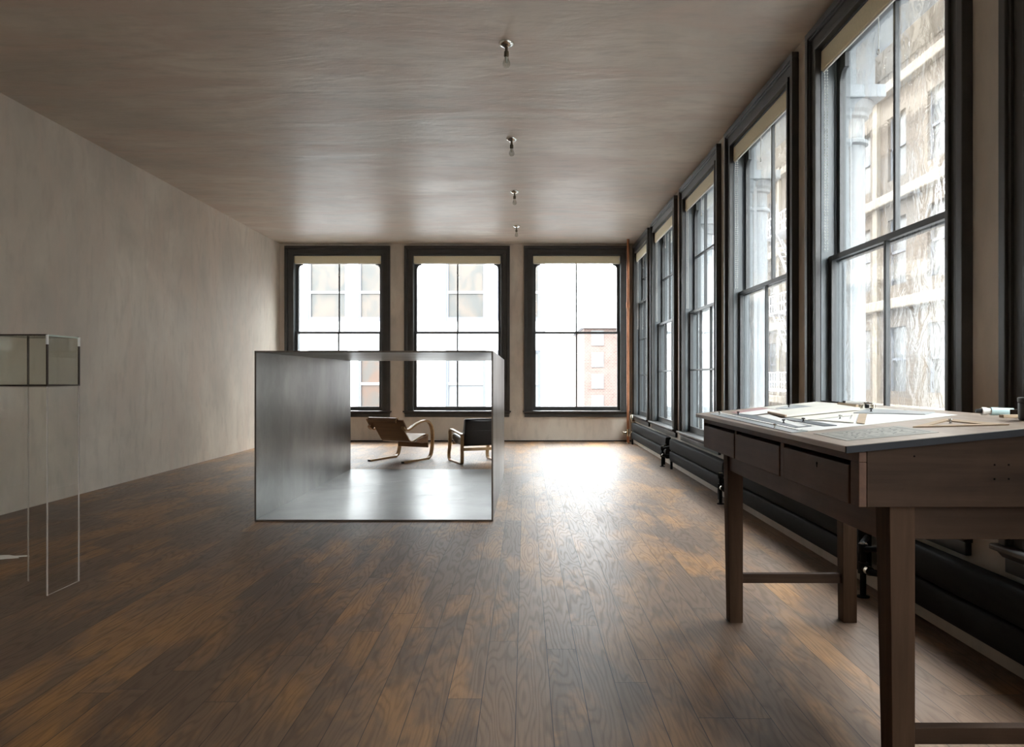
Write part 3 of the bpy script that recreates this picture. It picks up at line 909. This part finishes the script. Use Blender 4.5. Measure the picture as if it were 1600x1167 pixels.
# front stiles, rails and drawers on the low side (faces the room)
Fy = [(CY0, 2.112), (2.655, 2.692), (3.247, 3.273), (3.835, CY1)]
m = MB()
for a, b_ in Fy: m.box(CX0 - TX, CX0 + 0.021 - TX, a - TY, b_ - TY, CZ0, 0.968)
m.box(CX0 - TX, CX0 + 0.021 - TX, CY0 - TY, CY1 - TY, 0.968, 0.9965)
m.build('drawer_frame', 'table_y', tab, bevel=0.002)
m = MB().box(CX0 + 0.03 - TX, CX1 - 0.001 - TX, CY0 + 0.023 - TY, CY1 - 0.023 - TY, CZ0 + 0.001, CZ0 + 0.012)
m.build('case_bottom', 'table_y', tab)
MB().box(CX1 - 0.02 - TX, CX1 - 0.0005 - TX, CY0 + 0.0225 - TY, CY1 - 0.0225 - TY, CZ0 + 0.013, 1.03).build('back_board', 'table_y', tab)
for i, (a, b_) in enumerate(((2.112, 2.655), (2.692, 3.247), (3.273, 3.835))):
    m = MB().box(CX0 - 0.003 - TX, CX0 + 0.018 - TX, a + 0.004 - TY, b_ - 0.007 - TY, CZ0 - 0.001, 0.955)
    m.box(CX0 + 0.019 - TX, CX0 + 0.42 - TX, a + 0.02 - TY, b_ - 0.02 - TY, CZ0 + 0.014, 0.94)
    d = m.build('drawer', 'table_y', tab, bevel=0.003)
    if i == 0:
        yk = 2.345
        k = MB().tube([(CX0 - 0.0042 - TX, yk - TY, 0.934), (CX0 + 0.002 - TX, yk - TY, 0.934)], 0.0045, 10)
        k.box(CX0 - 0.0042 - TX, CX0 + 0.001 - TX, yk - 0.0018 - TY, yk + 0.0018 - TY, 0.922, 0.934)
        k.build('keyhole', 'keyhole', d)
# base frame
def leg(x0, x1, y0, y1, tx, ty):
    # tapers on the inner faces towards the floor
    zt = CZ0 - 0.0005
    p = [(x0 + tx, y0, 0), (x1, y0, 0), (x1, y1 - ty, 0), (x0 + tx, y1 - ty, 0), (x0, y0, zt), (x1, y0, zt), (x1, y1, zt), (x0, y1, zt)]
    MB().hexa(T_(p)).build('leg', 'table_z', tab, bevel=0.002)
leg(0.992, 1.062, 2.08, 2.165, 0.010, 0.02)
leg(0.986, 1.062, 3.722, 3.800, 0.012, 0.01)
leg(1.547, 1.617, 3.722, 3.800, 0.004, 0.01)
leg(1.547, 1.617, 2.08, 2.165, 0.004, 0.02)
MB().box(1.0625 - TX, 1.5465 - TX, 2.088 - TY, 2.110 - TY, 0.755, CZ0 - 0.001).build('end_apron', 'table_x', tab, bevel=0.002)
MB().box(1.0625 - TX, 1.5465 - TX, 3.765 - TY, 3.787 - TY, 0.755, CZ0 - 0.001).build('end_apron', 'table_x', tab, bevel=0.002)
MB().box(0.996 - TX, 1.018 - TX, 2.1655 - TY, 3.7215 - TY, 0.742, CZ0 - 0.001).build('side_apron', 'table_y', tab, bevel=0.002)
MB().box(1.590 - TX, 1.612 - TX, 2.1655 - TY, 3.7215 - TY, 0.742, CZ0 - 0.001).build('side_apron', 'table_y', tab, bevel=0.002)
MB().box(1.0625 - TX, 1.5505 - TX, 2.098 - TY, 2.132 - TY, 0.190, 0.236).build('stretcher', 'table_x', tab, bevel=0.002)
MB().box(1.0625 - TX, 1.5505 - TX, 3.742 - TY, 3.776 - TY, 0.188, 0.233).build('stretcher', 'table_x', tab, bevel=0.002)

# ------------------------------------------------------------------ things on the table
def sheet(name, label, cat, poly, h0, th, mat, group=None):
    cx = sum(p[0] for p in poly) / len(poly); cy = sum(p[1] for p in poly) / len(poly)
    bm = MB()
    lo = [bm.bm.verts.new((x - cx, y - cy, zt_(x) + h0 - zt_(cx))) for x, y in poly]
    hi = [bm.bm.verts.new((x - cx, y - cy, zt_(x) + h0 + th - zt_(cx))) for x, y in poly]
    k = len(poly)
    bm.bm.faces.new(lo); bm.bm.faces.new(hi[::-1])
    for i in range(k): bm.bm.faces.new((lo[i], hi[i], hi[(i + 1) % k], lo[(i + 1) % k]))
    o = bm.build(name, mat)
    o.location = (cx, cy, zt_(cx))
    tag(o, label, cat, group)
    return o
E0 = 0.0006
sheet('grey_plate', 'long narrow pale grey plate along the low edge of the table', 'plate', [(0.872, 2.50), (0.925, 2.50), (0.955, 3.74), (0.895, 3.70)], E0, 0.0025, 'pale_slate')
sheet('straightedge', 'long thin white straightedge lying on the narrow grey plate', 'ruler', [(0.908, 2.535), (0.920, 2.535), (0.946, 3.73), (0.934, 3.73)], 0.0034, 0.002, 'paper')
sheet('slate_plate', 'dark slate plate beside the white straightedge on the table', 'plate', [(0.935, 2.655), (0.995, 2.655), (1.010, 3.52), (0.955, 3.52)], E0, 0.0025, 'slate')
sheet('drawing_sheet', 'narrow white sheet across the dark slate plate', 'paper', [(0.952, 2.655), (0.978, 2.652), (1.052, 3.295), (1.003, 3.298)], 0.0034, 0.0008, 'paper')
sheet('drawing_sheet', 'white sheet beside the pink paper at the far end of the table', 'paper', [(0.998, 3.36), (1.150, 3.42), (1.156, 3.63), (0.985, 3.545)], 0.0034, 0.0008, 'paper')
sheet('pink_paper', 'dusty pink sheet of paper at the far end of the table', 'paper', [(0.994, 3.685), (1.170, 3.805), (1.168, 3.64), (0.992, 3.565)], E0, 0.0010, 'pink')
sheet('drawing_sheet', 'large plain white sheet nearest the ornament print', 'paper', [(0.930, 2.500), (1.444, 2.552), (1.452, 2.90), (1.052, 2.87), (1.008, 2.862), (1.003, 2.645), (0.928, 2.640)], E0, 0.0008, 'paper')
sheet('slate_plate', 'dark slate plate under the middle of the sheets, between two black knobs', 'plate', [(1.016, 2.60), (1.052, 2.578), (1.056, 3.05), (1.022, 3.06)], 0.0016, 0.0025, 'slate')
sheet('tracing_sheet', 'long cream sheet reaching the far ridge of the table', 'paper', [(1.070, 2.885), (1.450, 2.915), (1.462, 3.835), (1.19, 3.825), (1.175, 3.50), (1.07, 3.36)], E0, 0.0008, 'cream')
sheet('grey_plate', 'pale blue-grey plate on the cream sheet near the far end', 'plate', [(1.19, 3.63), (1.32, 3.79), (1.325, 3.51), (1.225, 3.44)], 0.0016, 0.0025, 'pale_slate')
o = sheet('drawing_board', 'thick cream drawing board with a tan front edge in the middle of the table', 'board', [(1.053, 3.074), (1.353, 3.087), (1.383, 3.42), (1.073, 3.36)], 0.0048, 0.0080, 'cream')
e_ = sheet('tan_edge', None, None, [(1.046, 3.074), (1.0528, 3.074), (1.0728, 3.36), (1.066, 3.36)], 0.0046, 0.0086, 'tan')
e_.parent = o; e_.matrix_parent_inverse = Matrix.Translation(-Vector(o.location))
e_['label'] = 'tan front edge'
sheet('grey_plate', 'pale grey plate near the ridge under the small dark cylinders', 'plate', [(1.400, 3.11), (1.285, 2.99), (1.392, 2.66), (1.448, 2.70)], 0.0016, 0.0025, 'pale_slate')
sheet('card_strip', 'tan card strip at the end of the white set square', 'card', [(1.123, 2.590), (1.126, 2.534), (1.285, 2.872), (1.270, 2.905)], 0.0034, 0.0015, 'tan')

def tri_frame(name, label, P, w, h0, th, mat):
    V = [Vector(p) for p in P]
    c = sum(V, Vector((0, 0))) / 3
    def inset(d):
        out = []
        for i in range(3):
            a = (V[i - 1] - V[i]).normalized(); b_ = (V[(i + 1) % 3] - V[i]).normalized()
            bis = (a + b_).normalized(); s = math.sin(math.acos(max(-1, min(1, a.dot(b_)))) / 2)
            out.append(V[i] + bis * (d / s))
        return out
    I = inset(w)
    bm = MB()
    def vt(p, z): return bm.bm.verts.new((p.x - c.x, p.y - c.y, zt_(p.x) + z - zt_(c.x)))
    ol, oh = [vt(p, h0) for p in V], [vt(p, h0 + th) for p in V]
    il, ih = [vt(p, h0) for p in I], [vt(p, h0 + th) for p in I]
    for i in range(3):
        j = (i + 1) % 3
        for q in ((ol[i], ol[j], oh[j], oh[i]), (il[i], il[j], ih[j], ih[i]), (oh[i], oh[j], ih[j], ih[i]), (ol[i], ol[j], il[j], il[i])):
            bm.bm.faces.new(q)
    o = bm.build(name, mat)
    o.location = (c.x, c.y, zt_(c.x))
    tag(o, label, 'set square')
    return o
tri_frame('set_square', 'wooden set square at the near right of the table, beside the nickel knob', [(1.178, 2.322), (1.362, 2.150), (1.352, 2.460)], 0.030, E0, 0.003, 'tan')
tri_frame('set_square', 'pale set square on the white sheets, ending at the tan card strip', [(1.068, 2.885), (1.118, 2.600), (1.262, 2.900)], 0.016, 0.0034, 0.002, 'cream')

# ornament print near the corner
o = sheet('ornament_print', 'grey print with a dark scroll ornament and line border, near corner of the table', 'print', [(0.913, 2.420), (0.908, 2.158), (1.160, 2.142), (1.172, 2.400)], E0, 0.0008, 'print')
m = MB()
def flat(m, pts, h=0.0016):
    vs = [m.bm.verts.new((x - o.location.x, y - o.location.y, zt_(x) + h - o.location.z)) for x, y in pts]
    m.bm.faces.new(vs)
for k in (0, 1):
    d = 0.012 + 0.012 * k
    x0, x1, y0, y1 = 0.915 + d, 1.165 - d, 2.158 + d, 2.405 - d
    w = 0.004 if k == 0 else 0.002
    for q in ([(x0, y0), (x1, y0), (x1, y0 + w), (x0, y0 + w)], [(x0, y1 - w), (x1, y1 - w), (x1, y1), (x0, y1)],
              [(x0, y0), (x0 + w, y0), (x0 + w, y1), (x0, y1)], [(x1 - w, y0), (x1, y0), (x1, y1), (x1 - w, y1)]):
        flat(m, q)
rr = random.Random(3)
for i in range(5):
    for j in range(5):
        cx, cy = 0.965 + 0.037 * i, 2.206 + 0.037 * j
        a0 = rr.uniform(0, 6.28)
        for kk in range(2):
            a = a0 + kk * 2.4
            pts = []
            for q in range(7):
                t = q / 6
                rad = 0.014
                pts.append((cx + rad * math.cos(a + t * 2.4) * 1.0, cy + rad * math.sin(a + t * 2.4)))
            inner = []
            for q in range(6, -1, -1):
                t = q / 6
                rad = 0.014 - 0.006 * math.sin(t * PI)
                inner.append((cx + rad * math.cos(a + t * 2.4), cy + rad * math.sin(a + t * 2.4)))
            flat(m, pts + inner[1:-1])
m.build('scroll_ornament', 'ink', o)

# knob weights
def knob(x, y, h0, mat, label):
    r = empty('knob_weight', (x, y, zt_(x) + h0)); r.scale = (0.66, 0.66, 0.66)
    tag(r, label, 'paperweight', 'small knob weights on the table')
    MB().lathe([(0.0075, 0.0), (0.0075, 0.002), (0.0042, 0.004), (0.0036, 0.012)], (0, 0, 0), 16).build('stem', mat, r, smooth=True)
    MB().lathe([(0.0036, 0.012), (0.0095, 0.0145), (0.0105, 0.018), (0.008, 0.0205), (0.002, 0.0215)], (0, 0, 0), 16).build('head', mat, r, smooth=True)
for (x, y, h, mt, lb) in ((0.912, 3.58, 0.0034, 'nickel', 'nickel knob weight at the far end of the narrow grey plate'),
                          (0.968, 3.47, 0.0034, 'black', 'black knob weight beside the pink paper'),
                          (1.242, 3.60, 0.0044, 'black', 'black knob weight on the pale blue-grey plate near the far end'),
                          (0.885, 2.705, 0.0034, 'nickel', 'nickel knob weight near the front end of the narrow grey plate'),
                          (0.961, 2.840, 0.0045, 'black', 'larger looking black knob weight on the narrow white sheet, left of two'),
                          (1.027, 2.820, 0.0044, 'black', 'black knob weight on the middle slate plate, right of two'),
                          (1.155, 2.800, 0.0030, 'nickel', 'nickel knob weight inside the pale set square'),
                          (1.338, 2.955, 0.0044, 'black', 'black knob weight near the ridge on the pale grey plate'),
                          (1.300, 2.335, 0.0008, 'nickel', 'nickel knob weight inside the wooden set square')):
    knob(x, y, h, mt, lb)

def cyl(name, label, cat, a, b_, rad, mat, parts=()):
    A, B = Vector(a), Vector(b_)
    r = empty(name, tuple((A + B) / 2))
    tag(r, label, cat)
    mid = (A + B) / 2
    for (pn, t0, t1, r0, r1, mt) in parts:
        p, q = A.lerp(B, t0) - mid, A.lerp(B, t1) - mid
        MB().tube([tuple(p), tuple(q)], [r0, r1], 14).build(pn, mt, r, smooth=True)
    return r
z = zt_(1.50)
cyl('glue_tube', 'pale blue tube with white ribbed cap and dark nozzle on the back ledge', 'tube', (1.485, 2.52, z + 0.0155), (1.596, 2.50, z + 0.0135), 0.014, 'mint',
    (('nozzle', 0.0, 0.16, 0.006, 0.008, 'black'), ('ribbed_cap', 0.16, 0.30, 0.0135, 0.0125, 'white_trim'), ('collar', 0.30, 0.40, 0.0105, 0.0105, 'white_trim'), ('body', 0.40, 1.0, 0.0135, 0.0120, 'mint')))
z = zt_(1.6)
o = MB().box(-0.03, 0.03, -0.03, 0.03, 0.0, 0.026).build('wooden_block', 'table_x', bevel=0.002); o.location = (1.578, 2.412, zt_(1.548) + 0.0005)
tag(o, 'small brown wooden block at the end of the pale blue tube', 'block')
o = MB().box(-0.05, 0.05, -0.012, 0.012, 0.0, 0.009).build('wood_strip', 'tan', bevel=0.001); o.location = (1.520, 2.36, zt_(1.470) + 0.0005)
tag(o, 'thin flat wood strip in front of the pale blue tube', 'strip')
r = empty('black_jar', (1.486, 2.235, zt_(1.467) + 0.0005))
tag(r, 'black jar with flat lid at the right edge of the view on the table', 'jar')
MB().lathe([(0.036, 0.0), (0.038, 0.004), (0.038, 0.048), (0.034, 0.052)], (0, 0, 0), 24).build('jar_body', 'black', r, smooth=True)
MB().lathe([(0.039, 0.052), (0.040, 0.056), (0.040, 0.064), (0.037, 0.066)], (0, 0, 0), 24).build('lid', 'black', r, smooth=True)
cyl('paper_roll', 'thin tan paper roll lying along the far part of the ridge', 'roll', (1.405, 3.42, zt_(1.405) + 0.0098), (1.388, 3.19, zt_(1.388) + 0.0098), 0.008, 'tan',
    (('roll_body', 0.0, 1.0, 0.008, 0.008, 'tan'),))
for i, (x, y, mt) in enumerate(((1.386, 3.155, 'brass'), (1.400, 3.13, 'black'), (1.414, 3.105, 'brass'))):
    o = MB().lathe([(0.007, 0.0), (0.009, 0.001), (0.009, 0.015), (0.007, 0.016)], (0, 0, 0), 14).build('small_spool', mt, smooth=True)
    o.location = (x, y, zt_(x) + (0.0042 if i < 3 else 0.0))
    tag(o, ('small brass spool touching the tan paper roll', 'small black spool between two brass spools', 'small brass spool nearest the ridge, last of three')[i], 'spool', 'small spools at the end of the paper roll')
z = zt_(1.50)
cyl('marker_pen', 'white marker pen with dark tip on the far end of the back ledge', 'pen', (1.480, 3.56, z + 0.0090), (1.592, 3.50, z + 0.0065), 0.007, 'paper',
    (('pen_cap', 0.0, 0.10, 0.0075, 0.0075, 'black'), ('pen_body', 0.10, 0.72, 0.007, 0.007, 'paper'), ('pen_tip', 0.72, 1.0, 0.0062, 0.003, 'nickel')))
cyl('thin_pen', 'thin black pen at the far corner of the table ridge', 'pen', (1.475, 3.80, zt_(1.475) + 0.0045), (1.520, 3.62, zt_(1.52) + 0.0045), 0.0035, 'black',
    (('pen_body', 0.0, 0.85, 0.0035, 0.0035, 'black'), ('pen_tip', 0.85, 1.0, 0.003, 0.001, 'nickel')))

# ------------------------------------------------------------------ outside
GZ = -4.2
struct('ground', MB().box(-60, 120, -60, 160, GZ - 0.3, GZ), 'asphalt')
# white building across the end street
wb = empty('white_building', (-8.0, 29.3, GZ))
tag(wb, 'white painted building with pairs of sash windows, outside the end wall windows', 'building')
def W_(x): return x + 8.0
wx = [(-8.30, -6.80), (-6.38, -4.88), (-3.03, -1.50), (-1.05, 0.60), (-10.3, -8.8), (-13.7, -12.2)]
rows_z = [(3.31, 6.6), (-0.95, 2.20)]
m = MB()
xe = sorted(wx)
m.box(W_(-24), W_(0.78), 0.14, 8, 0, 13.6)
xs2 = [-24] + [v for p in xe for v in p] + [0.78]
zc = sorted(rows_z); zz = [GZ] + [v for p in zc for v in p] + [9.4]
for i in range(0, len(xs2), 2):
    if xs2[i + 1] > xs2[i]: m.box(W_(xs2[i]), W_(xs2[i + 1]), 0, 0.1395, 0, 13.6)
for i in range(1, len(xs2) - 1, 2):
    for k in range(0, len(zz), 2):
        m.box(W_(xs2[i]), W_(xs2[i + 1]), 0, 0.1395, zz[k] - GZ, zz[k + 1] - GZ)
m.build('wall', 'white_facade', wb)
m = MB()
for z0, z1 in rows_z: m.box(W_(-24), W_(0.80), -0.06, -0.001, z0 - 0.36 - GZ, z0 - 0.28 - GZ)
m.build('string_course', 'white_facade', wb)
for (x0, x1) in wx:
    for ri, (z0, z1) in enumerate(rows_z):
        mid = z0 + (z1 - z0) * 0.40
        if ri == 0: mid = 4.42
        if ri == 1: mid = 0.92
        m = MB()
        for (a, b_, c, d) in ((x0 + 0.001, x0 + 0.10, z0 + 0.001, z1 - 0.001), (x1 - 0.10, x1 - 0.001, z0 + 0.001, z1 - 0.001), (x0 + 0.10, x1 - 0.10, z0 + 0.001, z0 + 0.16), (x0 + 0.10, x1 - 0.10, z1 - 0.1, z1 - 0.001)):
            m.box(W_(a), W_(b_), 0.03, 0.10, c - GZ, d - GZ)
        f = m.build('window_frame', 'far_frame', wb)
        MB().box(W_(x0 + 0.1), W_(x1 - 0.1), 0.035, 0.09, mid - 0.045 - GZ, mid + 0.045 - GZ).build('meeting_rail', 'white_frame', f)
        pm = 'pane_warm' if ri != 1 else ('pane_brick' if x0 < -4 else 'pane_white')
        MB().box(W_(x0 + 0.1), W_(x1 - 0.1), 0.10, 0.135, z0 + 0.1 - GZ, z1 - 0.1 - GZ).build('pane', pm, f)

# far red brick building seen through the right end window
rb = empty('red_brick_building', (6.5, 62, GZ))
tag(rb, 'pale red brick building far away, low in the right end wall window', 'building')
m = MB().box(-1.7, 7, 0, 12, 0, 9.3)
m.build('wall', 'red_facade', rb)
for i in range(4):
    for j in range(5):
        MB().box(-1.1 + i * 2.1, -0.1 + i * 2.1, -0.05, 0.02, 0.9 + j * 1.75, 2.1 + j * 1.75).build('window', 'pane_white', rb)
MB().hexa([(-2, -0.3, 9.3), (7.2, -0.3, 9.3), (7.2, 12, 9.3), (-2, 12, 9.3), (0.6, 3, 10.8), (6, 3, 10.8), (6, 8, 10.8), (0.6, 8, 10.8)]).build('roof', 'roof', rb)

# brown building across the side street
FX = 15.0
bb = empty('brown_building', (FX, 26, GZ))
tag(bb, 'tall brown stone and brick building seen through the large side windows', 'building')
m = MB().box(0.3, 10, -34, 32, 0, 14.6 - GZ)
wy = [-30 + 3.1 * i for i in range(20)]
fl = [(-3.6, 3.4 - 4.2 + 0.2), (0.6, 3.2), (4.9, 7.6), (9.2, 11.8)]
spans = [-34] + [v for y in wy for v in (y, y + 1.5)] + [32]
for i in range(0, len(spans), 2): m.box(0, 0.2995, spans[i], spans[i + 1], 0, 14.6 - GZ)
zz = [GZ] + [v for p in fl for v in p] + [14.6]
for i in range(1, len(spans) - 1, 2):
    for k in range(0, len(zz), 2): m.box(0, 0.2995, spans[i], spans[i + 1], zz[k] - GZ, zz[k + 1] - GZ)
m.build('wall', 'brown_facade', bb)
for z in (-0.35, 3.9, 8.2, 12.7):
    MB().box(-0.35, -0.001, -34, 32, z - GZ, z + 0.42 - GZ).build('stone_band', 'cream_stone', bb, bevel=0.05)
MB().prism([(-1.1, 14.6 - GZ), (-0.9, 14.0 - GZ), (-0.1, 13.6 - GZ), (-0.001, 13.6 - GZ), (-0.001, 14.8 - GZ), (-1.1, 14.8 - GZ)], -34, 32, 'y').build('cornice', 'cream_stone', bb)
for y in wy[::2]:
    MB().box(-0.16, -0.002, y - 0.95, y - 0.55, 0.2, 13.4 - GZ).build('pilaster', 'cream_stone', bb)
for y in wy[2:]:
    for z0, z1 in fl[1:]:
        f = MB().box(0.12, 0.2, y, y + 0.1, z0 - GZ, z1 - GZ).box(0.12, 0.2, y + 1.4, y + 1.5, z0 - GZ, z1 - GZ).box(0.12, 0.2, y, y + 1.5, (z0 + z1) / 2 - 0.05 - GZ, (z0 + z1) / 2 + 0.05 - GZ)
        f = f.build('window_frame', 'far_frame', bb)
        MB().box(0.20, 0.28, y, y + 1.5, z0 - GZ, z1 - GZ).build('pane', 'pane_dark', f)
# fire escape
fe = empty('fire_escape', (FX - 0.3, 40.5, GZ))
tag(fe, 'white iron fire escape stair on the brown building, seen through the fourth side window', 'fire escape')
for z in (0.4, 4.6, 8.9):
    m = MB().box(-1.1, -0.06, -3.2, 3.2, z - GZ, z + 0.08 - GZ)
    m.build('platform', 'escape', fe)
    m = MB()
    for zz_ in (0.5, 1.0): m.tube([(-1.1, -3.2, z + zz_ - GZ), (-1.1, 3.2, z + zz_ - GZ)], 0.035, 6)
    for k in range(17): m.tube([(-1.1, -3.2 + 0.4 * k, z - GZ), (-1.1, -3.2 + 0.4 * k, z + 1.0 - GZ)], 0.02, 5)
    m.build('railing', 'escape', fe)
for z in (0.4, 4.6):
    m = MB()
    for dx in (-0.9, -0.4):
        m.tube([(dx, -2.4, z + 0.1 - GZ), (dx, 2.0, z + 4.2 - GZ)], 0.06, 6)
        m.tube([(dx, -2.4, z + 0.9 - GZ), (dx, 2.0, z + 5.0 - GZ)], 0.03, 6)
    for k in range(15):
        t_ = k / 14
        m.box(-0.9, -0.4, -2.5 + 4.4 * t_, -2.3 + 4.4 * t_, z + 0.1 + 4.1 * t_ - GZ, z + 0.14 + 4.1 * t_ - GZ)
    m.build('stair', 'escape', fe)

# pale building farther along the side street
pb = empty('pale_building', (FX - 0.6, 84, GZ))
tag(pb, 'pale white building farther down the side street, seen through the far side windows', 'building')
MB().box(0, 10, -24, 30, 0, 20).build('wall', 'white_facade', pb)
for i in range(12):
    for j in range(4):
        MB().box(-0.06, 0.02, -23 + i * 4.2, -21 + i * 4.2, 1.6 + j * 4.3, 4.2 + j * 4.3).build('window', 'pane_white', pb)
for j in range(4):
    MB().box(-0.3, -0.001, -24, 30, 0.7 + j * 4.3, 1.0 + j * 4.3).build('string_course', 'far_frame', pb)
